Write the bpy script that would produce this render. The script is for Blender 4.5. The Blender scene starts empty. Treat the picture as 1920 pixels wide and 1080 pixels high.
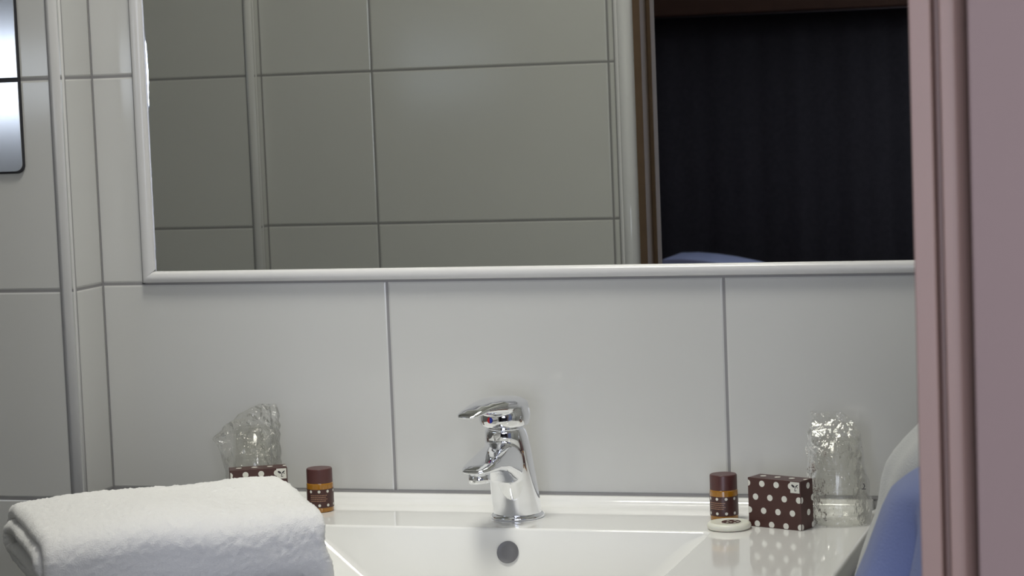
import bpy, bmesh, math, random
from mathutils import Vector, Matrix, noise
C = bpy.context.scene.collection
sc = bpy.context.scene
random.seed(7)
Z0 = 0.60            # the tile courses start 0.60 m above the floor
PI = math.pi

# ------------------------------------------------------------------ camera
cam = bpy.data.cameras.new('camera'); co = bpy.data.objects.new('camera', cam); C.objects.link(co)
f_px = 4454.7
cam.sensor_width = 36.0; cam.lens = f_px / 1920 * 36.0
yaw, pit, rol = 0.2945, 0.0878, -0.0387
cy_, sy_ = math.cos(yaw), math.sin(yaw)
F = Vector((-sy_ * math.cos(pit), cy_ * math.cos(pit), -math.sin(pit)))
R = Vector((cy_, sy_, 0)); U = R.cross(F)
cr, sr = math.cos(rol), math.sin(rol)
R2 = cr * R + sr * U; U2 = -sr * R + cr * U
m = Matrix((R2, U2, -F)).transposed().to_4x4()
m.translation = Vector((1.307, -2.6031, 0.729 + Z0))
co.matrix_world = m
cam.clip_start = 0.05
cam.dof.use_dof = True; cam.dof.focus_distance = 2.75; cam.dof.aperture_fstop = 16
sc.camera = co

# ------------------------------------------------------------------ world, exposure
w = bpy.data.worlds.new('world'); sc.world = w; w.use_nodes = True
w.node_tree.nodes['Background'].inputs[0].default_value = (0.55, 0.62, 0.8, 1)
w.node_tree.nodes['Background'].inputs[1].default_value = 0.05
sc.view_settings.view_transform = 'Standard'; sc.view_settings.look = 'None'
sc.view_settings.gamma = 1; sc.view_settings.exposure = 0.0
sc.view_settings.use_curve_mapping = False
sc.cycles.use_denoising = True
sc.cycles.max_bounces = 10; sc.cycles.transparent_max_bounces = 24
sc.cycles.sample_clamp_indirect = 4

def area(name, loc, target, sx, sy, power, col):
    l = bpy.data.lights.new(name, 'AREA'); l.shape = 'RECTANGLE'; l.size = sx; l.size_y = sy
    l.energy = power; l.color = col
    o = bpy.data.objects.new(name, l); C.objects.link(o); o.location = loc
    d = Vector(target) - Vector(loc)
    o.rotation_euler = d.to_track_quat('-Z', 'Y').to_euler()
    return o
# ceiling luminaire of the bathroom, the bedroom ceiling light and the bedroom's daylight
cl_ = area('bathroom_ceiling_light', (0.44, -0.52, 2.40), (0.44, -0.12, 0.8), 0.42, 0.42, 1.75, (0.98, 0.97, 0.89))
cl_.data.spread = math.radians(72)
area('bedroom_daylight', (1.35, -4.07, 1.25), (1.35, 0, 1.25), 1.1, 1.2, 35.0, (0.78, 0.83, 1.0))

# ------------------------------------------------------------------ materials
def mat(name, col, rough=0.5, metal=0.0, spec=0.5, coat=0.0, **kw):
    M = bpy.data.materials.new(name); M.use_nodes = True
    b = M.node_tree.nodes['Principled BSDF']
    b.inputs['Base Color'].default_value = (*col, 1); b.inputs['Roughness'].default_value = rough
    b.inputs['Metallic'].default_value = metal; b.inputs['Specular IOR Level'].default_value = spec
    b.inputs['Coat Weight'].default_value = coat
    for k, v in kw.items(): b.inputs[k.replace('_', ' ')].default_value = v
    return M
def nd(M, t, **kw):
    n = M.node_tree.nodes.new(t)
    for k, v in kw.items(): setattr(n, k, v)
    return n
def lk(M, a, b): M.node_tree.links.new(a, b)
def mth(M, op, a, b=None, c=None):
    n = nd(M, 'ShaderNodeMath', operation=op)
    for i, v in enumerate((a, b, c)):
        if v is None: continue
        if hasattr(v, 'is_output'): lk(M, v, n.inputs[i])
        else: n.inputs[i].default_value = v
    return n.outputs[0]
def maprange(M, v, a, b, c=0.0, d=1.0):
    n = nd(M, 'ShaderNodeMapRange', interpolation_type='SMOOTHSTEP')
    lk(M, v, n.inputs['Value'])
    for k, x in (('From Min', a), ('From Max', b), ('To Min', c), ('To Max', d)): n.inputs[k].default_value = x
    return n.outputs['Result']
def add_noise(M, scale, strength, dist=0.001, detail=2.0, col_amt=0.0):
    b = M.node_tree.nodes['Principled BSDF']
    tc = nd(M, 'ShaderNodeTexCoord'); nz = nd(M, 'ShaderNodeTexNoise')
    nz.inputs['Scale'].default_value = scale; nz.inputs['Detail'].default_value = detail
    lk(M, tc.outputs['Object'], nz.inputs['Vector'])
    bp = nd(M, 'ShaderNodeBump'); bp.inputs['Strength'].default_value = strength; bp.inputs['Distance'].default_value = dist
    lk(M, nz.outputs['Fac'], bp.inputs['Height']); lk(M, bp.outputs['Normal'], b.inputs['Normal'])
    if col_amt:
        c = list(b.inputs['Base Color'].default_value)[:3]
        mx = nd(M, 'ShaderNodeMix', data_type='RGBA')
        mx.inputs[6].default_value = (*[x * (1 - col_amt) for x in c], 1)
        mx.inputs[7].default_value = (*[min(1, x * (1 + col_amt)) for x in c], 1)
        lk(M, nz.outputs['Fac'], mx.inputs[0]); lk(M, mx.outputs[2], b.inputs['Base Color'])
    return M

TILE = (0.60, 0.60, 0.582); GROUT = (0.27, 0.265, 0.27)
def tile_mat(name, axis, uoff, uper, zoff=Z0, zper=0.25, gw=0.0034):
    M = mat(name, TILE, 0.13, spec=0.5)
    b = M.node_tree.nodes['Principled BSDF']
    g = nd(M, 'ShaderNodeNewGeometry'); s = nd(M, 'ShaderNodeSeparateXYZ'); lk(M, g.outputs['Position'], s.inputs[0])
    du = mth(M, 'PINGPONG', mth(M, 'ADD', mth(M, 'SUBTRACT', s.outputs[axis], uoff), uper * 20), uper / 2)
    dz = mth(M, 'PINGPONG', mth(M, 'ADD', mth(M, 'SUBTRACT', s.outputs[2], zoff), zper * 20), zper / 2)
    d = mth(M, 'MINIMUM', du, dz)
    k = maprange(M, d, gw / 2 - 0.0004, gw / 2 + 0.0004)
    tc = nd(M, 'ShaderNodeTexNoise'); tc.inputs['Scale'].default_value = 3.0; lk(M, g.outputs['Position'], tc.inputs['Vector'])
    tm = nd(M, 'ShaderNodeMix', data_type='RGBA')
    tm.inputs[6].default_value = (*[c * 0.97 for c in TILE], 1); tm.inputs[7].default_value = (*[c * 1.03 for c in TILE], 1)
    lk(M, tc.outputs['Fac'], tm.inputs[0])
    mx = nd(M, 'ShaderNodeMix', data_type='RGBA'); mx.inputs[6].default_value = (*GROUT, 1)
    lk(M, k, mx.inputs[0]); lk(M, tm.outputs[2], mx.inputs[7]); lk(M, mx.outputs[2], b.inputs['Base Color'])
    lk(M, maprange(M, d, gw / 2 - 0.0004, gw / 2 + 0.0004, 0.8, 0.13), b.inputs['Roughness'])
    h = maprange(M, d, gw / 2 - 0.0006, gw / 2 + 0.0022)
    bp = nd(M, 'ShaderNodeBump'); bp.inputs['Strength'].default_value = 0.6; bp.inputs['Distance'].default_value = 0.0012
    lk(M, h, bp.inputs['Height'])
    n2 = nd(M, 'ShaderNodeTexNoise'); n2.inputs['Scale'].default_value = 14.0; lk(M, g.outputs['Position'], n2.inputs['Vector'])
    b2 = nd(M, 'ShaderNodeBump'); b2.inputs['Strength'].default_value = 0.12; b2.inputs['Distance'].default_value = 0.001
    lk(M, n2.outputs['Fac'], b2.inputs['Height']); lk(M, bp.outputs['Normal'], b2.inputs['Normal'])
    lk(M, b2.outputs['Normal'], b.inputs['Normal'])
    return M
M_back = tile_mat('tile_back', 0, 0.365, 0.40)
M_side = tile_mat('tile_side', 1, 0.0, 0.40)
M_sideb = tile_mat('tile_side_far', 1, -1.0777, 0.40)
M_fl = tile_mat('tile_front_left', 0, -0.30, 0.40)
M_opp = tile_mat('tile_opposite', 0, -0.0335, 0.40)
M_pvc = mat('white_trim', (0.66, 0.655, 0.65), 0.22)
M_grout = mat('grey_sealant', GROUT, 0.6)
M_white = add_noise(mat('white_plaster', (0.72, 0.71, 0.68), 0.8), 60, 0.1)
M_floor = add_noise(mat('grey_floor_tile', (0.10, 0.10, 0.095), 0.4), 30, 0.1, col_amt=0.1)
M_frame = add_noise(mat('frame_paint', (0.43, 0.285, 0.24), 0.42), 40, 0.08)
M_frame_dim = add_noise(mat('brown_frame_dimmed', (0.13, 0.085, 0.055), 0.75, spec=0.15), 40, 0.1, col_amt=0.15)  # left jamb's frame colour, browned and darkened to stand for weak light
M_outer = add_noise(mat('mauve_paint', (0.36, 0.255, 0.24), 0.6), 90, 0.1)
M_room = add_noise(mat('darkened_room_wall', (0.035, 0.033, 0.045), 0.8), 60, 0.1)  # unlit room put into the wall colour, so the chrome reflects a dark doorway
M_dark = add_noise(mat('navy_fabric', (0.024, 0.024, 0.034), 0.9), 90, 0.4, col_amt=0.3)
M_wood = add_noise(mat('dark_wood', (0.05, 0.022, 0.012), 0.5), 30, 0.1, col_amt=0.3)
M_carpet = add_noise(mat('dark_carpet', (0.03, 0.025, 0.025), 0.95), 200, 0.3, col_amt=0.3)
M_chrome = mat('chrome', (0.86, 0.87, 0.90), 0.045, metal=1.0)
M_dull = mat('overflow_grey', (0.17, 0.17, 0.185), 0.5, metal=0.3)
M_ceramic = mat('white_ceramic', (0.86, 0.86, 0.84), 0.09, spec=0.6, coat=0.3)
M_caulk = mat('white_silicone', (0.70, 0.69, 0.67), 0.4)
M_mirror = mat('mirror_silver', (0.88, 0.90, 0.86), 0.0, metal=1.0)
M_bevel = mat('mirror_edge_glass', (0.86, 0.88, 0.95), 0.03, metal=1.0)
M_brown = mat('chocolate_card', (0.062, 0.022, 0.018), 0.38)
M_cap = mat('brown_plastic', (0.085, 0.028, 0.026), 0.35)
M_amber = mat('amber_liquid', (0.34, 0.145, 0.008), 0.12, coat=0.5)
M_dot = mat('white_print', (0.72, 0.71, 0.64), 0.4)
M_ink = mat('dark_ink', (0.03, 0.025, 0.03), 0.5)
M_gold = mat('gold_print', (0.42, 0.24, 0.15), 0.4)
M_soap = add_noise(mat('cream_soap', (0.80, 0.78, 0.68), 0.35, Subsurface_Weight=0.1), 60, 0.05)
M_red = mat('red_mark', (0.55, 0.02, 0.02), 0.3); M_blue = mat('blue_mark', (0.02, 0.04, 0.35), 0.3)
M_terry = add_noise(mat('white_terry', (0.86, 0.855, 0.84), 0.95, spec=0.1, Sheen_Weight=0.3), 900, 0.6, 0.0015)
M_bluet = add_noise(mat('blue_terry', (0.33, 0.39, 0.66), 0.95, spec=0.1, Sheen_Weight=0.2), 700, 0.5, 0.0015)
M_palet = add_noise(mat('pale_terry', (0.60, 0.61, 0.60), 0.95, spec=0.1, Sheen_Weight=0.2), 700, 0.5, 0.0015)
M_sheet = add_noise(mat('pale_blue_sheet', (0.40, 0.47, 0.75), 0.8), 40, 0.2)
M_rubber = mat('black_gasket', (0.02, 0.02, 0.025), 0.5)

# brushed steel of the dispenser
M_steel = mat('brushed_steel', (0.62, 0.64, 0.68), 0.16, metal=1.0)
def _steel():
    M = M_steel; b = M.node_tree.nodes['Principled BSDF']
    g = nd(M, 'ShaderNodeTexCoord'); mp = nd(M, 'ShaderNodeMapping'); mp.inputs['Scale'].default_value = (500, 500, 14)
    nz = nd(M, 'ShaderNodeTexNoise'); nz.inputs['Scale'].default_value = 1; nz.inputs['Detail'].default_value = 3
    lk(M, g.outputs['Object'], mp.inputs[0]); lk(M, mp.outputs[0], nz.inputs['Vector'])
    bp = nd(M, 'ShaderNodeBump'); bp.inputs['Strength'].default_value = 0.10; bp.inputs['Distance'].default_value = 0.0008
    lk(M, nz.outputs['Fac'], bp.inputs['Height']); lk(M, bp.outputs['Normal'], b.inputs['Normal'])
_steel()
def emis(name, col, s):
    M = bpy.data.materials.new(name); M.use_nodes = True; nt = M.node_tree; nt.nodes.clear()
    e = nt.nodes.new('ShaderNodeEmission'); e.inputs[0].default_value = (*col, 1); e.inputs[1].default_value = s
    o = nt.nodes.new('ShaderNodeOutputMaterial'); nt.links.new(e.outputs[0], o.inputs[0]); return M
M_pane = emis('frosted_daylight_pane', (0.80, 0.88, 1.0), 5.0)
M_bulb = emis('bulb_glow', (0.93, 0.95, 1.0), 44.0)
M_lampd = emis('lamp_diffuser', (1.0, 0.965, 0.87), 21.0)
# thin clear film: mostly see-through, with sharp crinkled glints
def film_mat(name, amt, haze):
    M = bpy.data.materials.new(name); M.use_nodes = True; nt = M.node_tree; nt.nodes.clear()
    tr = nt.nodes.new('ShaderNodeBsdfTransparent'); tr.inputs[0].default_value = (0.97, 0.97, 0.96, 1)
    gl = nt.nodes.new('ShaderNodeBsdfGlossy'); gl.inputs['Roughness'].default_value = 0.06; gl.inputs[0].default_value = (1, 1, 1, 1)
    df = nt.nodes.new('ShaderNodeBsdfDiffuse'); df.inputs[0].default_value = (0.85, 0.86, 0.84, 1)
    fr = nt.nodes.new('ShaderNodeFresnel'); fr.inputs[0].default_value = 1.5
    tc = nt.nodes.new('ShaderNodeTexCoord')
    vz = nt.nodes.new('ShaderNodeTexNoise'); vz.inputs['Scale'].default_value = 105; vz.inputs['Detail'].default_value = 3
    bp = nt.nodes.new('ShaderNodeBump'); bp.inputs['Strength'].default_value = 0.9; bp.inputs['Distance'].default_value = 0.005
    nt.links.new(tc.outputs['Object'], vz.inputs['Vector']); nt.links.new(vz.outputs['Fac'], bp.inputs['Height'])
    nt.links.new(bp.outputs['Normal'], gl.inputs['Normal']); nt.links.new(bp.outputs['Normal'], fr.inputs['Normal'])
    mu = nt.nodes.new('ShaderNodeMath'); mu.operation = 'MULTIPLY_ADD'; mu.inputs[1].default_value = amt; mu.inputs[2].default_value = 0.015
    mu.use_clamp = True
    nt.links.new(fr.outputs[0], mu.inputs[0])
    m1 = nt.nodes.new('ShaderNodeMixShader'); nt.links.new(mu.outputs[0], m1.inputs[0])
    nt.links.new(tr.outputs[0], m1.inputs[1]); nt.links.new(gl.outputs[0], m1.inputs[2])
    m2 = nt.nodes.new('ShaderNodeMixShader'); m2.inputs[0].default_value = haze
    nt.links.new(m1.outputs[0], m2.inputs[1]); nt.links.new(df.outputs[0], m2.inputs[2])
    o = nt.nodes.new('ShaderNodeOutputMaterial'); nt.links.new(m2.outputs[0], o.inputs[0]); return M
M_film = film_mat('clear_film', 0.75, 0.03)
M_glass = mat('tumbler_plastic', (1, 1, 1), 0.02, Transmission_Weight=1.0, IOR=1.12)

# ------------------------------------------------------------------ mesh helpers
def obj(name, bm, m, parent=None, smooth=False, bevel=0.0, seg=2):
    me = bpy.data.meshes.new(name); bm.normal_update(); bm.to_mesh(me); bm.free()
    for x in (m if isinstance(m, (list, tuple)) else [m]): me.materials.append(x)
    if smooth:
        for p in me.polygons: p.use_smooth = True
    o = bpy.data.objects.new(name, me); C.objects.link(o)
    if parent: o.parent = parent
    if bevel:
        b = o.modifiers.new('bevel', 'BEVEL'); b.width = bevel; b.segments = seg; b.limit_method = 'ANGLE'; b.angle_limit = 0.7
    return o
def thing(name, label, cat, loc=(0, 0, 0), rz=0.0, group=None):
    o = bpy.data.objects.new(name, None); C.objects.link(o); o.empty_display_size = 0.02
    o.location = loc; o.rotation_euler = (0, 0, rz); o['label'] = label; o['category'] = cat
    if group: o['group'] = group
    return o
def tag(o, label, cat, group=None):
    o['label'] = label; o['category'] = cat
    if group: o['group'] = group
    return o
def struct(o, label=None):
    o['kind'] = 'structure'
    if label: o['label'] = label
    return o
def box(bm, x0, x1, y0, y1, z0, z1, mi=0):
    v = [bm.verts.new((x, y, z)) for x in (x0, x1) for y in (y0, y1) for z in (z0, z1)]
    for f in ((0, 1, 3, 2), (4, 6, 7, 5), (0, 4, 5, 1), (2, 3, 7, 6), (0, 2, 6, 4), (1, 5, 7, 3)):
        fc = bm.faces.new([v[i] for i in f]); fc.material_index = mi
    return bm
def B(*a): return box(bmesh.new(), *a)
def prism(bm, pts, z0, z1, mi=0):
    a = [bm.verts.new((x, y, z0)) for x, y in pts]; b = [bm.verts.new((x, y, z1)) for x, y in pts]
    n = len(pts)
    for i in range(n):
        f = bm.faces.new((a[i], a[(i + 1) % n], b[(i + 1) % n], b[i])); f.material_index = mi
    bm.faces.new(list(reversed(a))); bm.faces.new(b)
    bmesh.ops.recalc_face_normals(bm, faces=bm.faces)
    return bm
def loft(rings, cap0=True, cap1=True, closed=True, bm=None):
    bm = bm or bmesh.new(); R_ = [[bm.verts.new(p) for p in r] for r in rings]; n = len(rings[0])
    for a, b in zip(R_[:-1], R_[1:]):
        for i in range(n if closed else n - 1):
            j = (i + 1) % n; bm.faces.new((a[i], a[j], b[j], b[i]))
    if cap0: bm.faces.new(list(reversed(R_[0])))
    if cap1: bm.faces.new(R_[-1])
    bmesh.ops.recalc_face_normals(bm, faces=bm.faces)
    return bm
def lathe(prof, n=64, bm=None, cap0=True, cap1=True, c=(0, 0)):
    return loft([[(c[0] + r * math.cos(2 * PI * i / n), c[1] + r * math.sin(2 * PI * i / n), z) for i in range(n)] for r, z in prof], cap0, cap1, bm=bm)
def ell(cx, cy, z, rx, ry, n=48, p=2.0):
    out = []
    for i in range(n):
        a = 2 * PI * i / n; c, s = math.cos(a), math.sin(a)
        out.append((cx + rx * math.copysign(abs(c) ** (2 / p), c), cy + ry * math.copysign(abs(s) ** (2 / p), s), z))
    return out

# ------------------------------------------------------------------ room shell
OY = -1.0773; ZC = 2.5
XL, XR = -1.15, 1.20
struct(obj('wall_back', B(0.0, XR + 0.1, 0.0, 0.1, 0, ZC), M_back))
# wall to the left of the niche, 78 mm proud of the back wall (two faces, two tile grids)
bm = B(XL - 0.1, -0.0, -0.0779, 0.1, 0, ZC)
for f in bm.faces:
    f.material_index = 1 if abs(f.normal.x) > 0.5 or abs(f.calc_center_median().x) < 1e-5 else 0
struct(obj('wall_front_left', bm, [M_fl, M_side]))
struct(obj('wall_left', B(XL - 0.1, XL, -1.3, -0.0779, 0, ZC), M_sideb))
struct(obj('wall_right', B(XR, XR + 0.1, OY, 0.0, 0, ZC), M_sideb))
# opposite wall with the doorway; left part stands 25 mm proud and holds the window
DX0, DX1, DH = 0.42, 1.1265, 2.03
bm = bmesh.new()
box(bm, -0.2290, DX0 - 0.0345, OY - 0.1, OY, 0, ZC)
box(bm, DX0 - 0.0345, DX0 - 0.012, OY - 0.02, OY, 0, ZC)
box(bm, DX1 + 0.012, DX1 + 0.0345, OY - 0.02, OY, 0, ZC)
box(bm, DX0 - 0.012, DX1 + 0.012, OY - 0.1, OY, DH, ZC)
box(bm, DX1 + 0.0345, XR + 0.1, OY - 0.1, OY, 0, ZC)
struct(obj('wall_opposite', bm, M_opp))
WX0, WX1, WZ0, WZ1 = -1.02, -0.425, Z0 + 0.69, Z0 + 0.835
JY = OY + 0.025
bm = bmesh.new()
box(bm, XL, WX0, OY - 0.1, JY, 0, ZC); box(bm, WX1, -0.2290, OY - 0.1, JY, 0, ZC)
box(bm, WX0, WX1, OY - 0.1, JY, 0, WZ0); box(bm, WX0, WX1, OY - 0.1, JY, WZ1, ZC)
struct(obj('wall_opposite_left', bm, tile_mat('tile_opposite_left', 0, -0.64, 0.40)))
wn = struct(obj('window_1', B(WX0, WX1, OY - 0.06, OY - 0.05, WZ0, WZ1), M_pane))
bm = bmesh.new(); e = 0.018
box(bm, WX0, WX0 + e, OY - 0.05, JY - 0.005, WZ0, WZ1); box(bm, WX1 - e, WX1, OY - 0.05, JY - 0.005, WZ0, WZ1)
box(bm, WX0, WX1, OY - 0.05, JY - 0.005, WZ0, WZ0 + e); box(bm, WX0, WX1, OY - 0.05, JY - 0.005, WZ1 - e, WZ1)
obj('window_frame', bm, M_pvc, wn, bevel=0.002)
struct(obj('floor', B(-1.4, 2.6, -4.2, 0.1, -0.05, 0), M_floor))
struct(obj('ceiling', B(-1.4, 2.6, -4.2, 0.1, ZC, ZC + 0.05), M_white))

def quarter_trim(name, cx, cy, sx, sy, r, z0, z1, ry=0.0050, legs=0.003):
    """quarter-round corner bead; outer corner of the wall at (cx,cy), room on the (sx,sy) side"""
    e = 0.0018
    pts = [(cx + sx * e * 0.6, cy - sy * (ry + 0.0006))]
    ox, oy = cx - sx * (r - e * 0.6), cy - sy * (ry - e)
    n = 14
    for i in range(n + 1):
        a = PI / 2 * i / n
        pts.append((ox + sx * r * math.cos(a), oy + sy * ry * math.sin(a)))
    pts.append((cx - sx * (r + legs), cy + sy * e))
    pts.append((cx - sx * (r + legs), cy - sy * 0.001)); pts.append((cx - sx * 0.001, cy - sy * (ry + 0.0006)))
    bm = bmesh.new(); prism(bm, pts, z0, z1)
    o = obj(name, bm, M_pvc); struct(o)
    for p in o.data.polygons: p.use_smooth = abs(p.normal.z) < 0.5
    return o
quarter_trim('trim_1', 0.0, -0.0779, 1, -1, 0.0120, 0.0, ZC)
quarter_trim('trim_2', -0.2290, JY, 1, 1, 0.0120, 0.0, ZC)
# flat corner profile by the doorway, seen in the mirror
bm = bmesh.new()
prism(bm, [(0.378, OY - 0.001), (0.378, OY + 0.0022), (0.3835, OY + 0.0024)] + [(0.3955 - 0.0120 * math.cos(PI * i / 16), OY + 0.0024 + 0.0115 * math.sin(PI * i / 16)) for i in range(17)] + [(0.4078, OY - 0.001)], 0, DH)
o = struct(obj('trim_3', bm, mat('glossy_bead', (0.66, 0.66, 0.68), 0.10)))
for p in o.data.polygons: p.use_smooth = abs(p.normal.z) < 0.5
# grout joints at the ends of those profiles
bm = bmesh.new()
box(bm, -0.0172, -0.0150, -0.0785, -0.0775, 0, ZC); box(bm, -0.0004, 0.0006, -0.0722, -0.0700, 0, ZC)
box(bm, 0.0, 0.0014, -0.0014, 0.0, 0, ZC)
box(bm, -0.2462, -0.2440, JY - 0.001, JY + 0.0006, 0, ZC); box(bm, 0.3755, 0.378, OY - 0.001, OY + 0.0006, 0, ZC)
box(bm, -0.2290, -0.2272, OY, OY + 0.0015, 0, ZC)
struct(obj('trim_4', bm, M_grout))

# door frame: lining with a stop, rebates and a rounded architrave on the bedroom side
def frame_prof(s, x):
    # s = +1 for the right jamb; coordinates measured from the opening's edge outwards
    P = [(0, OY), (0, OY - 0.100), (0.0125, OY - 0.100), (0.0129, OY - 0.0985), (0.0130, OY - 0.083), (0.0170, OY - 0.083),
         (0.0172, OY - 0.0990), (0.0182, OY - 0.1030)]
    for i in range(9):
        a = PI / 2 * i / 8
        P.append((0.0245 + 0.0100 * math.sin(a), OY - 0.1030 + 0.0230 * (1 - math.cos(a))))
    P += [(0.0345, OY - 0.075), (0.0345, OY - 0.02), (0.012, OY - 0.02), (0.012, OY)]
    return [(x + s * a, b) for a, b in P]
bm = bmesh.new(); prism(bm, frame_prof(1, DX1), 0, DH + 0.02)
struct(obj('trim_5', bm, M_frame, bevel=0.0008))
bm = bmesh.new(); prism(bm, frame_prof(-1, DX0), 0, DH + 0.02)
box(bm, DX0 - 0.001, DX0 + 0.006, OY - 0.075, OY - 0.045, 0, DH)      # door stop
struct(obj('trim_6', bm, M_frame_dim, bevel=0.0008))
struct(obj('trim_7', B(DX0 - 0.03, DX1 + 0.03, OY - 0.1, OY, DH, DH + 0.04), M_frame, bevel=0.001))
# bedroom side of the wall
bm = bmesh.new()
box(bm, DX1 + 0.0370, 2.55, OY - 0.128, OY - 0.0995, 0, ZC)
box(bm, -1.35, DX0 - 0.0350, OY - 0.112, OY - 0.1, 0, ZC)
box(bm, DX0 - 0.0350, DX1 + 0.0350, OY - 0.112, OY - 0.1, DH + 0.04, ZC)
struct(obj('wall_outside', bm, M_outer, bevel=0.0015))
struct(obj('wall_bedroom', B(-1.4, 2.6, -4.2, -4.1, 0, ZC), M_room))
struct(obj('wall_bedroom_left', B(-1.45, -1.4, -4.2, OY - 0.1, 0, ZC), M_room))
struct(obj('wall_bedroom_right', B(2.55, 2.6, -4.1, OY - 0.128, 0, ZC), M_room))

bm = bmesh.new()
for x0, x1, z0, z1 in ((0.74, 0.80, 0.59, 1.91), (1.90, 1.96, 0.59, 1.91), (0.80, 1.90, 0.59, 0.65), (0.80, 1.90, 1.85, 1.91), (1.33, 1.37, 0.65, 1.85)):
    box(bm, x0, x1, -4.1, -4.05, z0, z1)
struct(obj('window_2', bm, M_pvc, bevel=0.003))

# ------------------------------------------------------------------ basin
BZ = Z0 + 0.240
BX0, BX1, BYF = 0.150, 0.9385, -0.50
basin = thing('wash_basin', 'wide white ceramic wash basin with a flat rear ledge below the mirror', 'sink', (0.545, 0, BZ))
cx, hx = 0.0, 0.394
def rrect(x0, x1, y0, y1, r, z, n=8):
    out = []
    for (px, py, a0) in ((x1 - r, y1 - r, 0), (x0 + r, y1 - r, PI / 2), (x0 + r, y0 + r, PI), (x1 - r, y0 + r, 3 * PI / 2)):
        for i in range(n + 1):
            a = a0 + PI / 2 * i / n; out.append((px + r * math.cos(a), py + r * math.sin(a), z))
    return out
def rings():
    L = []
    # underside and apron
    L.append(rrect(-0.30, 0.30, -0.42, -0.004, 0.05, -0.13))
    L.append(rrect(-0.36, 0.36, -0.47, -0.004, 0.04, -0.09))
    L.append(rrect(-hx + 0.004, hx - 0.004, BYF + 0.004, -0.004, 0.012, -0.028))
    L.append(rrect(-hx, hx, BYF, -0.004, 0.012, -0.020))
    L.append(rrect(-hx, hx, BYF, -0.004, 0.012, -0.004))
    for k in range(5):
        a = PI / 2 * k / 4; q = 0.004 * (1 - math.sin(a) ) ; 
        L.append(rrect(-hx + 0.004 * (1 - math.cos(a)), hx - 0.004 * (1 - math.cos(a)), BYF + 0.004 * (1 - math.cos(a)), -0.004, 0.011, -0.004 + 0.004 * math.sin(a)))
    # bowl: x -0.235..0.229, y -0.150..-0.43
    bx0, bx1, by1, by0 = -0.243, 0.2320, -0.1500, -0.440
    for k in range(6):
        a = PI / 2 * k / 5; d = 0.004 * math.sin(a) ; z = -0.004 * (1 - math.cos(a))
        L.append(rrect(bx0 + d - 0.0, bx1 - d, by0 + d, by1 - d, 0.009, z))
    for t in (0.08, 0.3, 0.6, 0.85):
        z = -0.004 - t * 0.096
        L.append(rrect(bx0 + 0.004 + t * 0.115, bx1 - 0.004 - t * 0.085, by0 + 0.004 + t * 0.06, by1 - 0.004 - t * 0.036, 0.018 + t * 0.03, z))
    L.append(rrect(bx0 + 0.135, bx1 - 0.105, by0 + 0.080, by1 - 0.050, 0.05, -0.098))
    L.append(rrect(bx0 + 0.185, bx1 - 0.150, by0 + 0.115, by1 - 0.085, 0.03, -0.104))
    return L
b = obj('bowl', loft(rings()), M_ceramic, basin, smooth=True)
es = b.modifiers.new('w', 'WEIGHTED_NORMAL'); es.keep_sharp = False
# raised rear ledge against the tiles
P = [(-0.0005, -0.02), (-0.0005, 0.0100), (-0.010, 0.0105), (-0.0135, 0.0095), (-0.0165, 0.0060), (-0.020, 0.0025), (-0.027, 0.0006), (-0.034, -0.001), (-0.034, -0.02)]
bm = loft([[(x, y, z) for y, z in P] for x in (-hx + 0.006, hx - 0.012)])
o = obj('rear_ledge', bm, M_ceramic, basin, smooth=True, bevel=0.002); 
for p in o.data.polygons: p.use_smooth = True
o.modifiers.new('w', 'WEIGHTED_NORMAL')
obj('sealant_joint', B(-hx + 0.004, hx - 0.004, -0.0022, -0.0004, 0.0095, 0.0125), M_grout, basin)
# grey disc on the bowl's back wall in place of the recessed overflow hole
Nw = Vector((0, -0.096, 0.036)).normalized()
ov = lathe([(0.0122, 0.0), (0.0122, 0.0008), (0.0118, 0.0012), (0.0114, 0.0009), (0.006, 0.0011), (0.001, 0.0012)], 48)
q = Vector((0, 0, 1)).rotation_difference(Nw)
bmesh.ops.transform(ov, matrix=Matrix.Translation((0.0055, -0.1632, -0.0245)) @ q.to_matrix().to_4x4(), verts=ov.verts)
o = obj('overflow_disc', ov, M_dull, basin, smooth=True); o['label'] = 'round dull grey disc standing for the overflow hole'
o = obj('drain', lathe([(0.022, -0.104), (0.022, -0.1015), (0.019, -0.1005), (0.004, -0.1012)], 40, c=(-0.002, -0.30)), M_chrome, basin, smooth=True)

# ------------------------------------------------------------------ mirror
MX0, MX1, MZ0, MZ1 = 0.0735, 1.110, Z0 + 0.5145, Z0 + 1.25
mir = thing('mirror', 'large wall mirror in a white profile frame above the wash basin', 'mirror', (0.55, 0, Z0 + 0.50))
def rel(o, p): return o
def B2(parent, x0, x1, y0, y1, z0, z1):
    l = parent.location; return B(x0 - l.x, x1 - l.x, y0 - l.y, y1 - l.y, z0 - l.z, z1 - l.z)
obj('mirror_glass', B2(mir, MX0 - 0.004, MX1 + 0.004, -0.0024, -0.0004, MZ0 - 0.004, MZ1 + 0.004), M_mirror, mir)
def frame_bar(p0, p1, inward, wdt):
    """half-round bar of width wdt from p0 to p1 (x,z), mitred, 'inward' = direction to the glass"""
    p0, p1 = Vector(p0), Vector(p1); d = (p1 - p0).normalized(); n = Vector(inward)
    rs = []
    for p, sgn in ((p0, 1), (p1, -1)):
        r = []
        prof = [(0, 0)] + [(wdt * (0.5 - 0.5 * math.cos(PI * i / 12)), -0.0018 - 0.0082 * math.sin(PI * i / 12) ** 0.7) for i in range(13)] + [(wdt, 0)]
        for t, y in prof:
            q = p + n * t + d * sgn * t
            r.append((q.x - mir.location.x, y, q.y - mir.location.z))
        rs.append(r)
    return loft(rs)
FW = 0.0178; fx0, fz0 = 0.0557, Z0 + 0.5012
fx1, fz1 = MX1 + 0.0125, MZ1 + 0.014
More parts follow.
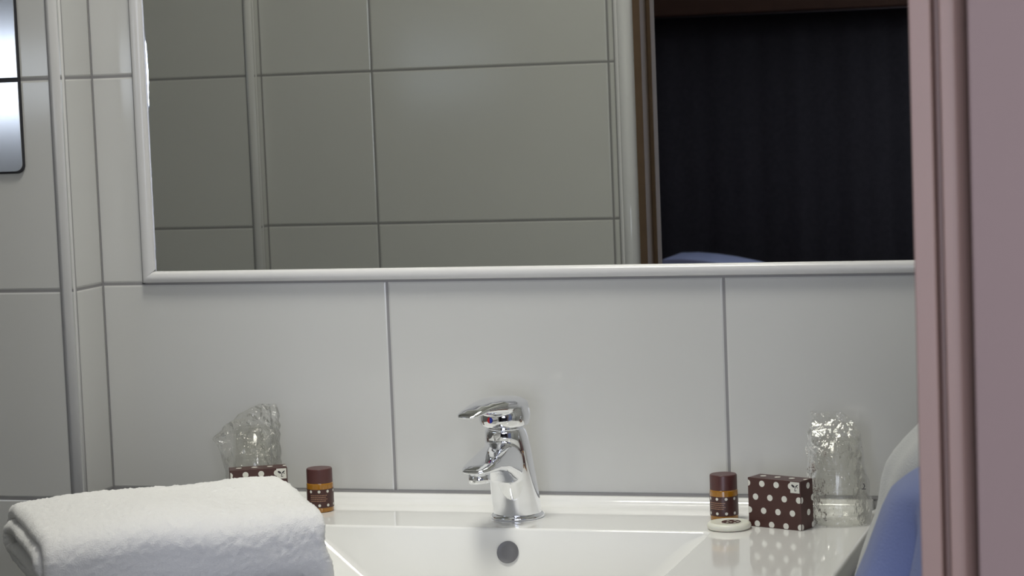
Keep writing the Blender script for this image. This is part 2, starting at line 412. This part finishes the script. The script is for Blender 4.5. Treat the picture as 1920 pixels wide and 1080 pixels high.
for nm, a, b_, n, wd in (('frame_strip', (fx0, fz1), (fx0, fz0), (1, 0), 0.0165), ('frame_strip', (fx0, fz0), (fx1, fz0), (0, 1), 0.0140),
                  ('frame_strip', (fx1, fz0), (fx1, fz1), (-1, 0), 0.0140), ('frame_strip', (fx1, fz1), (fx0, fz1), (0, -1), 0.0140)):
    o = obj(nm, frame_bar(a, b_, n, wd), M_pvc, mir, smooth=True)
    o.modifiers.new('w', 'WEIGHTED_NORMAL')
obj('joint_line', B2(mir, fx0 - 0.0024, fx0 + 0.001, -0.0012, 0, Z0 + 0.50, fz1), M_grout, mir)
obj('joint_line', B2(mir, fx0 - 0.0024, fx1, -0.0012, 0, Z0 + 0.4990, Z0 + 0.5020), M_grout, mir)
# polished, slightly chipped left edge of the glass, widened to shape the window's glint
bm = bmesh.new(); rng = random.Random(3); z = MZ0; prev = None
while z < MZ1:
    wdt = 0.0013 + 0.0009 * rng.random() + 0.0024 * max(0.0, math.sin(PI * min(1.0, max(0.0, (z - Z0 - 0.690) / 0.135))))
    xa, xb = fx0 + 0.0160 - 0.55, fx0 + 0.0160 + wdt - 0.55
    ya, yb = -0.0024 - 0.0003, -0.0024 - 0.0003 - wdt * 0.07
    cur = [bm.verts.new((xa, ya, z - mir.location.z)), bm.verts.new((xb, yb, z - mir.location.z)), bm.verts.new((xb + 0.0002, -0.0022, z - mir.location.z))]
    if prev: bm.faces.new((prev[0], prev[1], cur[1], cur[0])); bm.faces.new((prev[1], prev[2], cur[2], cur[1]))
    prev = cur; z += 0.004 + 0.004 * rng.random()
o = obj('glass_edge', bm, M_bevel, mir); o['label'] = 'polished left edge of the glass, widened to shape its glint'

# ------------------------------------------------------------------ steel dispenser at the left edge
dz = Z0 + 0.641
dsp = thing('wall_panel', 'flush brushed steel panel on the tiles at the left edge of the photo', 'panel', (-0.1935, -0.0779, dz - 0.001))
def plate(x0, x1, z0, z1, y0, y1, rb, rt, n=8):
    pts = []
    for (px, pz, r, a0) in ((x1 - rt, z1 - rt, rt, 0), (x0 + rt, z1 - rt, rt, PI / 2), (x0 + rb, z0 + rb, rb, PI), (x1 - rb, z0 + rb, rb, 3 * PI / 2)):
        for i in range(n + 1):
            a = a0 + PI / 2 * i / n; pts.append((px + r * math.cos(a), pz + r * math.sin(a)))
    return loft([[(x, y0, z) for x, z in pts], [(x, y1, z) for x, z in pts]])
obj('housing', plate(-0.141, 0.1405, 0.0, 0.36, 0.0, -0.0040, 0.010, 0.010), M_rubber, dsp, bevel=0.001)
obj('lower_cover', plate(-0.139, 0.1388, 0.0022, 0.1080, -0.001, -0.0050, 0.0095, 0.0006), M_steel, dsp, bevel=0.0012)
obj('upper_cover', plate(-0.139, 0.1388, 0.1125, 0.358, -0.001, -0.0050, 0.0006, 0.0095), M_steel, dsp, bevel=0.0012)

# ------------------------------------------------------------------ faucet (local: spout along -y, up z)
fc = thing('basin_mixer_tap', 'chrome single lever mixer tap standing on the basin ledge', 'faucet', (0.5400, -0.0860, BZ), math.radians(-9))
obj('base_ring', lathe([(0.0, 0.0), (0.0300, 0.0), (0.0305, 0.0015), (0.0298, 0.0040), (0.0275, 0.0052)][1:], 64), M_chrome, fc, smooth=True)
def remesh(o, vs, it=10):
    r = o.modifiers.new('r', 'REMESH'); r.mode = 'VOXEL'; r.voxel_size = vs; r.use_smooth_shade = True
    s = o.modifiers.new('s', 'SMOOTH'); s.factor = 0.5; s.iterations = it
bm = bmesh.new()
col = []
for z, yc, rx, ry in ((0.004, 0, .0272, .0272), (0.02, -.003, .0270, .0270), (0.04, -.008, .0266, .0268), (0.06, -.013, .0260, .0264), (0.080, -.018, .0252, .0258), (0.094, -.0215, .0240, .0250), (0.102, -.0235, .0225, .0235), (0.1055, -.0245, .0195, .0205)):
    col.append(ell(0, yc, z, rx, ry, 64))
loft(col, bm=bm)
sp = []
for y, zt, zb, rx in ((-0.004, .098, .040, .0215), (-0.030, .095, .042, .0220), (-0.046, .0905, .052, .0215), (-0.060, .0855, .0600, .0208), (-0.074, .0810, .0635, .0202), (-0.088, .0768, .0645, .0192), (-0.099, .0735, .0650, .0172), (-0.106, .0708, .0652, .0130), (-0.109, .0685, .0658, .0080)):
    zc, hz = (zt + zb) / 2, (zt - zb) / 2
    r = []
    for i in range(48):
        a = 2 * PI * i / 48; c, s = math.cos(a), math.sin(a)
        pw = 0.85 if s > 0 else 0.5
        r.append((rx * math.copysign(abs(c) ** (0.8), c), y, zc + hz * math.copysign(abs(s) ** pw, s)))
    sp.append(r)
loft(sp, bm=bm)
o = obj('body', bm, M_chrome, fc, smooth=True); remesh(o, 0.0010, 14)
obj('aerator', lathe([(0.0112, 0.0), (0.0118, 0.0008), (0.0118, 0.0125)], 48, c=(0, -0.0915)), M_chrome, fc, smooth=True).location = (0, 0, 0.0540)
obj('cartridge_collar', lathe([(0.0190, 0.100), (0.0194, 0.102), (0.0192, 0.1105), (0.0180, 0.112)], 48, c=(0, -0.0255)), M_chrome, fc, smooth=True)
hd = bpy.data.objects.new('lever_handle', None)
bm = bmesh.new()
dm = []
yc = -0.0240
for z, r in ((0.1060, .0205), (0.1066, .0240), (0.1090, .0272), (0.114, .0286), (0.120, .0288), (0.126, .0277), (0.1315, .0248), (0.1358, .0196), (0.1388, .0120), (0.1398, .0045)):
    dm.append(ell(0, yc, z, r, r, 56))
loft(dm, bm=bm)
lv = []
for y, zt, zb, rx in ((-0.012, .1390, .118, .0255), (-0.032, .1400, .1190, .0250), (-0.048, .1402, .1215, .0222), (-0.062, .1388, .1240, .0190), (-0.076, .1362, .1260, .0160), (-0.088, .1328, .1256, .0150), (-0.097, .1295, .1250, .0128), (-0.102, .1270, .1247, .0080)):
    zc, hz = (zt + zb) / 2, (zt - zb) / 2; r = []
    for i in range(48):
        a = 2 * PI * i / 48; c, s = math.cos(a), math.sin(a)
        r.append((rx * math.copysign(abs(c) ** 0.75, c), y, zc + hz * math.copysign(abs(s) ** 0.8, s)))
    lv.append(r)
loft(lv, bm=bm)
bmesh.ops.rotate(bm, cent=(0, yc, 0), matrix=Matrix.Rotation(math.radians(-8), 3, 'Z'), verts=bm.verts)
o = obj('lever_handle', bm, M_chrome, fc, smooth=True); remesh(o, 0.0009, 12)
# red and blue temperature mark on the front of the handle's dome
bm = bmesh.new(); a0 = math.radians(-8)
for half, mi in ((-1, 0), (1, 1)):
    c0 = bm.verts.new((0, 0, 0.0006)); vs = []
    for i in range(13):
        a = PI / 2 + half * -1 * 0 + (PI * i / 12 if half < 0 else -PI * i / 12)
        vs.append(bm.verts.new((0.0034 * math.cos(a), 0.0034 * math.sin(a), 0.0)))
    for i in range(12):
        f = bm.faces.new((c0, vs[i], vs[i + 1])); f.material_index = mi
dirn = Vector((math.sin(a0) , -math.cos(a0), 0.0))
X = Vector((0, 0, 1)).cross(dirn).normalized(); Zc = dirn; Y = Zc.cross(X)
mm = Matrix((X, Y, Zc)).transposed().to_4x4(); mm.translation = Vector((0, yc, 0.1165)) + dirn * 0.0291
bmesh.ops.transform(bm, matrix=mm, verts=bm.verts)
obj('temperature_mark', bm, [M_red, M_blue], fc)['label'] = 'round red and blue temperature mark'

# ------------------------------------------------------------------ toiletry bottles
def cyl_dot(bm, r, th, z, rad, mi, n=16):
    c = bm.verts.new((r * math.sin(th), -r * math.cos(th), z)); vs = []
    for i in range(n):
        a = 2 * PI * i / n; t = th + rad * math.cos(a) / r
        vs.append(bm.verts.new((r * math.sin(t), -r * math.cos(t), z + rad * math.sin(a))))
    for i in range(n):
        f = bm.faces.new((c, vs[i], vs[(i + 1) % n])); f.material_index = mi
def cyl_bar(bm, r, t0, t1, z0, z1, mi, n=6):
    a = [(bm.verts.new((r * math.sin(t0 + (t1 - t0) * i / n), -r * math.cos(t0 + (t1 - t0) * i / n), z0)), bm.verts.new((r * math.sin(t0 + (t1 - t0) * i / n), -r * math.cos(t0 + (t1 - t0) * i / n), z1))) for i in range(n + 1)]
    for p, q in zip(a[:-1], a[1:]):
        f = bm.faces.new((p[0], q[0], q[1], p[1])); f.material_index = mi
def bottle(loc, rz, label):
    t = thing('toiletry_bottle', label, 'bottle', loc, rz, 'small toiletry bottles')
    r = 0.0155
    obj('bottle_body', lathe([(0.0145, 0.0), (r, 0.0012), (r, 0.0320), (0.0150, 0.0335), (0.0135, 0.0345)], 56), M_amber, t, smooth=True).modifiers.new('w', 'WEIGHTED_NORMAL')
    obj('cap', lathe([(0.0148, 0.0335), (0.0150, 0.0340), (0.0149, 0.0490), (0.0143, 0.0500), (0.0139, 0.0502)], 56), M_cap, t, smooth=True).modifiers.new('w', 'WEIGHTED_NORMAL')
    bm = lathe([(r + 0.0001, 0.0055), (r + 0.0001, 0.0270)], 56, cap0=False, cap1=False)
    for zz in (0.0245, 0.0085):
        for k in range(-4, 5): cyl_dot(bm, r + 0.00022, k * 0.66 + 0.05, zz, 0.00165, 1)
    rg = random.Random(5)
    for i, zz in enumerate((0.0198, 0.0176, 0.0154, 0.0133)):
        x = -0.65
        while x < 0.65 - 0.1 * (i % 2):
            wd = 0.06 + 0.12 * rg.random(); cyl_bar(bm, r + 0.0002, x, x + wd, zz, zz + 0.0007, 2); x += wd + 0.025
    obj('label', bm, [M_brown, M_dot, M_gold], t, smooth=True)['label'] = 'brown label with white dots and fine print'
    return t
bottle((0.2975, -0.0700, BZ), math.radians(14), 'small brown and amber bottle between the folded white towel and the tap')
bottle((0.7745, -0.0800, BZ), math.radians(-20), 'small brown and amber bottle behind the round soap beside the dotted box')

# ------------------------------------------------------------------ soap boxes
def soap_box(loc, rz, label):
    t = thing('soap_box', label, 'box', loc, rz, 'dotted soap boxes')
    W, D, H = 0.0660, 0.0250, 0.0530
    obj('carton', B(-W / 2, W / 2, 0, D, 0, H), M_brown, t, bevel=0.0006)
    bm = bmesh.new(); r = 0.0034; e = 0.00015
    def dot(plane, a, b, amin, amax, bmin, bmax):
        # circle clipped to the face rectangle
        pts = []
        for i in range(28):
            an = 2 * PI * i / 28
            pts.append((min(max(a + r * math.cos(an), amin), amax), min(max(b + r * math.sin(an), bmin), bmax)))
        P = [(x, -e, z) if plane == 'f' else (W / 2 + e, x, z) if plane == 's' else (x, z, H + e) if plane == 't' else (-W / 2 - e, x, z) for x, z in pts]
        ds = [P[0]]
        for p in P[1:]:
            if (Vector(p) - Vector(ds[-1])).length > 1e-5: ds.append(p)
        if (Vector(ds[0]) - Vector(ds[-1])).length < 1e-5: ds.pop()
        if len(ds) > 4:
            f = bm.faces.new([bm.verts.new(p) for p in ds]); f.material_index = 0
    m_ = 0.0006
    fr = (-W / 2 + m_, W / 2 - m_, m_, H - m_)
    for row, u0 in ((0.11, 0.0), (0.385, 0.145), (0.66, 0.02), (0.935, 0.165)):
        for k in range(5):
            u = u0 + 0.272 * k
            if u < 1.03: dot('f', -W / 2 + u * W, H * (1 - row), *fr)
    for b_ in (0.12, 0.66): dot('s', D * 0.60, H * (1 - b_), m_, D - m_, m_, H - m_); dot('l', D * 0.6, H * (1 - b_), m_, D - m_, m_, H - m_)
    for b_ in (0.385, 0.935): dot('s', 0.0012, H * (1 - b_), m_, D - m_, m_, H - m_); dot('s', D - 0.0012, H * (1 - b_), m_, D - m_, m_, H - m_)
    for k in range(4): dot('t', -W / 2 + (0.17 + 0.272 * k) * W, D * 0.55, -W / 2 + m_, W / 2 - m_, m_, D - m_)
    bmesh.ops.recalc_face_normals(bm, faces=bm.faces)
    obj('printed_dots', bm, M_dot, t)
    # square seal with a small leafy emblem
    bm = bmesh.new(); e2 = 0.00035
    x0, x1, z0, z1 = W / 2 - 0.0125, W / 2 - 0.0012, H - 0.0128, H - 0.0010
    bm.faces.new([bm.verts.new(p) for p in ((x0, -e2, z0), (x1, -e2, z0), (x1, -e2, z1), (x0, -e2, z1))])
    def leaf(cx, cz, L, wd, an):
        vs = []
        for i in range(16):
            a = 2 * PI * i / 16; px, pz = L * math.cos(a), wd * math.sin(a)
            vs.append(bm.verts.new((cx + px * math.cos(an) - pz * math.sin(an), -e2 - 0.0001, cz + px * math.sin(an) + pz * math.cos(an))))
        f = bm.faces.new(vs); f.material_index = 1
    mx_, mz_ = (x0 + x1) / 2, (z0 + z1) / 2
    leaf(mx_ - 0.0022, mz_ + 0.0016, 0.0024, 0.0012, -0.6); leaf(mx_ + 0.0022, mz_ + 0.0018, 0.0022, 0.0007, 0.7)
    leaf(mx_ + 0.0002, mz_ - 0.0012, 0.0024, 0.0004, 1.3); leaf(mx_ + 0.0008, mz_ - 0.0034, 0.0014, 0.0004, 0.2)
    leaf(mx_ + 0.0030, mz_ + 0.0002, 0.0010, 0.0004, -0.3)
    obj('seal', bm, [M_dot, M_ink], t)['label'] = 'white seal with a dark leafy emblem'
    return t
def place_box(corner, rz, label):
    # corner = front right lower corner
    c = Vector((0.033, 0)); x = c.x * math.cos(rz); y = c.x * math.sin(rz)
    return soap_box((corner[0] - x, corner[1] - y, BZ), rz, label)
place_box((0.8700, -0.1400), math.radians(-21.5), 'brown soap box with white dots standing right of the small bottle')
place_box((0.2640, -0.0850), math.radians(26), 'brown soap box with white dots, mostly hidden behind the folded white towel')

# ------------------------------------------------------------------ round soap
sp_ = thing('round_soap', 'round cream soap with a dotted brown emblem lying before the bottle', 'soap', (0.7905, -0.1330, BZ))
obj('soap_bar', lathe([(0.0195, 0.0), (0.0225, 0.0010), (0.0238, 0.0035), (0.0232, 0.0060), (0.0212, 0.0076), (0.0185, 0.0078), (0.0165, 0.0072), (0.004, 0.0070)], 72), M_soap, sp_, smooth=True)
bm = bmesh.new()
def disc(bm, cx, cy, z, rx, ry, mi, n=28):
    f = bm.faces.new([bm.verts.new((cx + rx * math.cos(2 * PI * i / n), cy + ry * math.sin(2 * PI * i / n), z)) for i in range(n)]); f.material_index = mi
disc(bm, 0.002, 0.002, 0.00735, 0.0105, 0.0105, 0)
for x, y in ((-0.004, 0.004), (0.003, 0.007), (0.007, 0.001), (0.0, -0.001), (-0.003, -0.005), (0.005, -0.005)): disc(bm, x + 0.002, y + 0.001, 0.00745, 0.0016, 0.0016, 1, 14)
obj('emblem', bm, [M_brown, M_dot], sp_)['label'] = 'brown emblem with white dots'

# ------------------------------------------------------------------ wrapped tumblers
def tumbler(loc, label, h=0.092, r0=0.0315, r1=0.0250):
    bm = lathe([(r0, 0.0), (r0 + 0.0004, 0.001), (r1, h - 0.002), (r1 - 0.002, h), (0.002, h), (0.002, h - 0.002), (r1 - 0.003, h - 0.003), (r0 - 0.0012, 0.001)], 56, cap0=False, cap1=True)
    o = obj('drinking_glass', bm, M_glass2, smooth=True); o.location = loc
    return tag(o, label, 'glass', 'wrapped drinking glasses')
M_glass2 = film_mat('tumbler_clear', 0.22, 0.004)
for n in M_glass2.node_tree.nodes:
    if n.type == 'BUMP': n.inputs['Strength'].default_value = 0.0
def bag(loc, label, prof, seed, rot=0.0, bend=None, seam=False):
    """crinkled film sleeve: prof = list of (z, cx, cy, rx, ry)"""
    n = 110; rs = []
    zs = [p[0] for p in prof]
    K = 120
    for k in range(K + 1):
        z = zs[0] + (zs[-1] - zs[0]) * k / K
        for i in range(len(prof) - 1):
            if prof[i][0] <= z <= prof[i + 1][0] + 1e-9:
                t = (z - prof[i][0]) / (prof[i + 1][0] - prof[i][0]); t = t * t * (3 - 2 * t) * 0.5 + t * 0.5
                v = [prof[i][j] * (1 - t) + prof[i + 1][j] * t for j in range(5)]; break
        ring = []
        for i in range(n):
            a = 2 * PI * i / n; c, s = math.cos(a), math.sin(a)
            p = Vector((v[1] + v[3] * c, v[2] + v[4] * s, z))
            q = Vector((p.x * 70 + seed * 9, p.y * 70, p.z * 55))
            d = noise.voronoi(q)[0]
            fold = (d[1] - d[0])
            am = 0.0042 * min(1, k / 8) * (0.45 + 0.75 * k / K)
            off = am * (fold - 0.35) + am * 0.8 * noise.noise(q * 0.45)
            p += Vector((c, s, 0)) * off + Vector((0, 0, am * 0.5 * noise.noise(q * 0.7 + Vector((5, 5, 5))) * (k > 3)))
            ring.append(p)
        rs.append(ring)
    bm = loft(rs, cap0=False, cap1=False)
    o = obj('plastic_wrapper', bm, M_film, smooth=False); o.location = loc; o.rotation_euler = (0, 0, rot)
    return tag(o, label, 'plastic wrapper', 'clear plastic wrappers')
tumbler((0.9020, -0.0880, BZ + 0.0008), 'clear drinking glass in film standing right of the dotted soap box')
wrapR = bag((0.9020, -0.0880, BZ + 0.0002), 'crinkled clear plastic wrapper around the glass right of the dotted box',
    [(0.0, 0, 0, .0335, .0335), (0.012, 0, 0, .0350, .0345), (0.05, -.001, 0, .0330, .0320), (0.085, -.003, 0, .0300, .0290), (0.094, -.004, 0, .0275, .0230), (0.104, -.004, .002, .0250, .0120), (0.112, -.003, .004, .0230, .0050), (0.120, -.012, .005, .0180, .0015)], 1, 0.1)
tumbler((0.2080, -0.0440, BZ + 0.0008), 'clear drinking glass in film behind the hidden soap box at left', 0.092, 0.0300, 0.0245)
wrapL = bag((0.2080, -0.0440, BZ + 0.0002), 'crinkled clear plastic wrapper flaring left, behind the folded white towel',
    [(0.0, 0, 0, .0330, .0330), (0.035, -.003, 0, .0340, .0320), (0.060, -.005, 0, .0370, .0260), (0.078, -.013, 0.004, .0430, .0170), (0.092, -.009, .008, .0370, .0120), (0.104, -.001, .010, .0270, .0070), (0.114, .006, .012, .0190, .0030), (0.119, .012, .013, .0110, .0010)], 2, 0.0)

o = obj('seam', B(0.0315, 0.0319, -0.0285, -0.0280, 0.052, 0.086), M_grout, wrapL); o['label'] = 'thin dark seam of the film'
bm = bmesh.new()
for i in range(6):
    a = -0.9 + i * 0.38; x, z = 0.0265 + 0.0022 * math.cos(a), 0.0440 + 0.0026 * math.sin(a)
    box(bm, x, x + 0.0009, -0.0290, -0.0286, z, z + 0.0010)
box(bm, 0.0262, 0.0305, -0.0290, -0.0286, 0.0408, 0.0416)
o = obj('printed_mark', bm, M_ink, wrapR); o['label'] = 'tiny dark printed mark on the film'

# ------------------------------------------------------------------ folded white towel
def towel():
    L_, W_, t = 0.275, 0.262, 0.0165
    H_ = 0.098
    th = 0.60
    # centre line of the rolled cloth in the (w, z) plane: a flattened inward spiral
    hc = W_ / 2 - H_ / 2
    path = []; turns = 2.35; N = 560
    tot = turns * 2 * PI
    for k in range(N + 1):
        s = k / N; ang = -PI * 0.60 + s * tot          # start under the front
        r = (H_ / 2 - t / 2) - s * (H_ / 2 - t / 2 - 0.006)
        # stadium: shift centre by smooth square wave of cos
        cw = math.cos(ang); sw = math.sin(ang)
        cxx = hc * math.tanh(3.0 * cw) / math.tanh(3.0) * (1 - 0.12 * s)
        path.append((-cxx - r * cw, H_ / 2 - (s * 0.0015) + r * math.copysign(abs(sw) ** 0.62, sw), s))
    # resample by arc length
    pts = [Vector((a, b, 0)) for a, b, s in path]
    cum = [0]
    for a, b_ in zip(pts[:-1], pts[1:]): cum.append(cum[-1] + (b_ - a).length)
    M_ = int(cum[-1] / 0.0021); out = []; j = 0
    for k in range(M_ + 1):
        d = cum[-1] * k / M_
        while j < len(cum) - 2 and cum[j + 1] < d: j += 1
        u = (d - cum[j]) / max(1e-9, cum[j + 1] - cum[j]); out.append((pts[j].lerp(pts[j + 1], u), path[j][2]))
    rs = []
    nu = 120
    for k, (p, s) in enumerate(out):
        a = out[max(0, k - 2)][0]; b_ = out[min(len(out) - 1, k + 2)][0]; T = (b_ - a).normalized(); Nn = Vector((-T.y, T.x, 0))
        ht = t / 2 * 0.97
        ed = 0.004 * noise.noise(Vector((s * 9, 1.3, 0)))+ (0.006 * math.sin(s * 15))
        x0, x1 = -L_ / 2 + ed - 0.013 * s ** 0.7, L_ / 2 - 0.5 * ed - 0.010 * s
        ring = []
        for i in range(nu + 1): ring.append((x0 + ht + (x1 - x0 - 2 * ht) * i / nu, ht))
        for i in range(1, 6): a_ = PI / 2 - PI * i / 6; ring.append((x1 - ht + ht * math.cos(a_), ht * math.sin(a_)))
        for i in range(nu + 1): ring.append((x1 - ht - (x1 - x0 - 2 * ht) * i / nu, -ht))
        for i in range(1, 6): a_ = -PI / 2 - PI * i / 6; ring.append((x0 + ht + ht * math.cos(a_), ht * math.sin(a_)))
        rs.append([Vector((x, p.x + Nn.x * h, p.y + Nn.y * h)) for x, h in ring])
    bm = loft(rs)
    bm.normal_update()
    for v in bm.verts:
        c = v.co.copy()
        # soft sag and swell
        ux = c.x / (L_ / 2); wy = c.y / (W_ / 2)
        zf = max(0, c.z / H_)
        c.z += zf * (0.006 * noise.noise(Vector((c.x * 9, c.y * 9, 2))) - 0.006 * abs(ux) ** 4 - 0.004 * (wy < 0) * abs(wy) ** 3)
        c.y += 0.006 * noise.noise(Vector((c.x * 11, c.z * 20, 7))) * abs(wy)
        c.x += (0.010 * (0.5 - zf)) * (ux > 0) * ux + 0.005 * noise.noise(Vector((c.z * 40, c.y * 14, 3))) * abs(ux)
        n1 = noise.noise(Vector(c) * 380) * 0.0014 + noise.noise(Vector(c) * 800 + Vector((3, 3, 3))) * 0.0009 + noise.noise(Vector(c) * 90) * 0.0005
        c += v.normal * n1
        if c.z < 0.0008: c.z = 0.0008 + 0.1 * (c.z - 0.0008) if c.z > -0.01 else 0.0
        c.z = max(c.z, 0.0003)
        v.co = c
    o = obj('folded_towel', bm, M_terry, smooth=True)
    o.location = (0.2930, -0.4660, BZ + 0.0004); o.rotation_euler = (0, 0, th)
    tag(o, 'thick white terry towel folded and rolled up on the left of the basin', 'towel')
towel()

# ------------------------------------------------------------------ towels hanging on the right wall
for hy, hl in ((-0.46, 'chrome hook on the right wall holding the white towel'), (-0.78, 'chrome hook on the right wall holding the blue towel')):
    hk = thing('towel_hook', hl, 'hook', (XR, hy, Z0 + 0.548), 0, 'towel hooks')
    obj('hook_plate', B(-0.005, 0.0, -0.012, 0.012, -0.02, 0.02), M_chrome, hk, bevel=0.002)
    bm = lathe([(0.0045, 0.0), (0.0045, 0.050), (0.007, 0.052), (0.007, 0.057), (0.003, 0.059)], 24)
    bmesh.ops.rotate(bm, cent=(0, 0, 0), matrix=Matrix.Rotation(-PI / 2, 3, 'Y'), verts=bm.verts)
    obj('hook_peg', bm, M_chrome, hk, smooth=True)
def drape(name, label, mt, yf, scale, y0, seed, zt, phase, prof, amp, creases=(), cx=XR - 0.006):
    n = 120; K = 90; rs = []
    for k in range(K + 1):
        zz = zt + (prof[-1][0] - zt) * k / K
        r = prof[-1][1]
        for (za, ra), (zb, rb) in zip(prof[:-1], prof[1:]):
            if zb <= zz <= za:
                u = (za - zz) / (za - zb); r = ra + (rb - ra) * u; break
        ring = []
        for i in range(n + 1):
            a = PI / 2 + PI * i / n          # half turn on the room side
            fold = 1 + amp * min(1, k / 25) * math.sin(a * 9 + phase + 0.6 * math.sin(zz * 9)) * (abs(math.sin(a)) ** 0.6) + 0.02 * noise.noise(Vector((a * 3, zz * 8, seed)))
            rr = r * fold * scale
            for a_, wd, dp, zc in creases:
                aa = a_ + 0.25 * (0.33 - zz); rr -= dp * math.exp(-((a - aa) / wd) ** 2) * min(1.0, max(0.0, (zc - zz) / 0.07))
            ring.append(Vector((cx + rr * math.cos(a), y0 + yf * rr * math.sin(a), zz + Z0)))
        rs.append(ring)
    rs.insert(0, [Vector((cx - 0.008, y0, zt + Z0 + 0.003)) + (p - Vector((cx - 0.008, y0, zt + Z0))) * 0.15 for p in rs[0]])
    bm = loft(rs, closed=False, cap0=False, cap1=False)
    o = obj(name, bm, mt, smooth=True)
    s = o.modifiers.new('s', 'SOLIDIFY'); s.thickness = 0.005; s.offset = -1
    return tag(o, label, 'towel')
pw = [(0.545, 0.030), (0.538, 0.048), (0.520, 0.070), (0.480, 0.103), (0.430, 0.138), (0.403, 0.158), (0.392, 0.169), (0.380, 0.179), (0.369, 0.186), (0.354, 0.191), (0.337, 0.194), (0.321, 0.198), (0.303, 0.206), (0.285, 0.213), (0.263, 0.220), (0.05, 0.232)]
pb = [(0.545, 0.026), (0.535, 0.042), (0.510, 0.060), (0.460, 0.085), (0.435, 0.100), (0.420, 0.116), (0.412, 0.130), (0.403, 0.140), (0.389, 0.147), (0.373, 0.153), (0.354, 0.160), (0.336, 0.168), (0.25, 0.200), (0.09, 0.225)]
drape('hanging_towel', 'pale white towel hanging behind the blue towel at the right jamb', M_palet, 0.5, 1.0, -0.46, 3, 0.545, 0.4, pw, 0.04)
drape('hanging_towel', 'light blue towel hanging in folds beside the right door jamb', M_bluet, 0.75, 1.0, -0.78, 8, 0.545, 1.7, pb, 0.025, ((3.72, 0.10, 0.034, 0.41), (4.25, 0.12, 0.022, 0.42), (4.75, 0.12, 0.03, 0.44)))

# ------------------------------------------------------------------ bedroom seen in the mirror
cur = bmesh.new(); rs = []
for z in (Z0 + 0.872, Z0 + 0.2, 0.02):
    rs.append([(x / 100, -3.60 + 0.002 * math.sin(x * 0.9) + 0.002 * math.sin(x * 0.37), z) for x in range(-110, 78, 2)])
o = obj('curtain', loft(rs, False, False, closed=False), M_dark, smooth=True)
tag(o, 'dark navy curtain seen through the doorway in the mirror', 'curtain')
o.modifiers.new('s', 'SOLIDIFY').thickness = 0.004
o = obj('curtain_pelmet', B(-1.15, 0.80, -3.66, -3.50, Z0 + 0.875, Z0 + 1.08), M_wood, bevel=0.004)
tag(o, 'dark brown wooden pelmet above the navy curtain, reflected at the mirror top', 'pelmet')
bed = thing('bench', 'dark bench in front of the navy curtain', 'bench', (0.30, -3.26, 0))
obj('seat', B(-0.6, 0.6, -0.2, 0.2, 0.70, 0.80), M_dark, bed, bevel=0.01)
for x in (-0.56, 0.56):
    for y in (-0.16, 0.16): obj('leg', B(x - 0.02, x + 0.02, y - 0.02, y + 0.02, 0, 0.70), M_wood, bed)

bm = loft([[(x, y, z) for x, z in ((0.0, 0.0), (0.0, 0.066), (0.004, 0.070), (0.05, 0.0705), (0.10, 0.066), (0.15, 0.058), (0.21, 0.045), (0.27, 0.026), (0.31, 0.008), (0.312, 0.0))] for y in (-0.1, -0.09, 0.09, 0.10)])
o = obj('folded_sheet', bm, M_sheet, bevel=0.003); o.location = (-0.038, -3.22, 0.8003)
tag(o, 'pale blue folded sheet lying on the dark bench, reflected low in the mirror', 'sheet')
# bedroom lamp: five small bulbs on a stem
lp = thing('floor_lamp', 'multi bulb floor lamp standing in the bedroom', 'lamp', (1.98, -2.95, 0))
obj('base', lathe([(0.13, 0), (0.13, 0.015), (0.02, 0.025)], 40), M_chrome, lp, smooth=True)
obj('pole', lathe([(0.009, 0.02), (0.009, 1.62)], 16), M_chrome, lp, smooth=True)
for (x, z) in ((-0.17, 1.80), (0.00, 1.88), (-0.12, 1.64), (0.08, 1.68), (0.20, 1.82)):
    bm = bmesh.new(); bmesh.ops.create_uvsphere(bm, u_segments=20, v_segments=12, radius=0.060)
    o = obj('bulb', bm, M_bulb, lp, smooth=True); o.location = (x, 0.03, z)
    d = Vector((x, 0, z - 1.62)); bm = lathe([(0.005, 0), (0.005, d.length)], 10)
    q = Vector((0, 0, 1)).rotation_difference(d.normalized()); bmesh.ops.transform(bm, matrix=Matrix.Translation((0, 0, 1.61)) @ q.to_matrix().to_4x4(), verts=bm.verts)
    obj('arm', bm, M_chrome, lp, smooth=True)
cl = thing('ceiling_light', 'round ceiling light of the bathroom', 'lamp', (0.44, -0.52, ZC))
obj('lamp_body', lathe([(0.17, -0.001), (0.17, -0.03), (0.16, -0.035)], 48), M_pvc, cl, smooth=False)
obj('diffuser', lathe([(0.158, -0.034), (0.150, -0.050), (0.10, -0.06), (0.02, -0.064)], 48), M_lampd, cl, smooth=True)
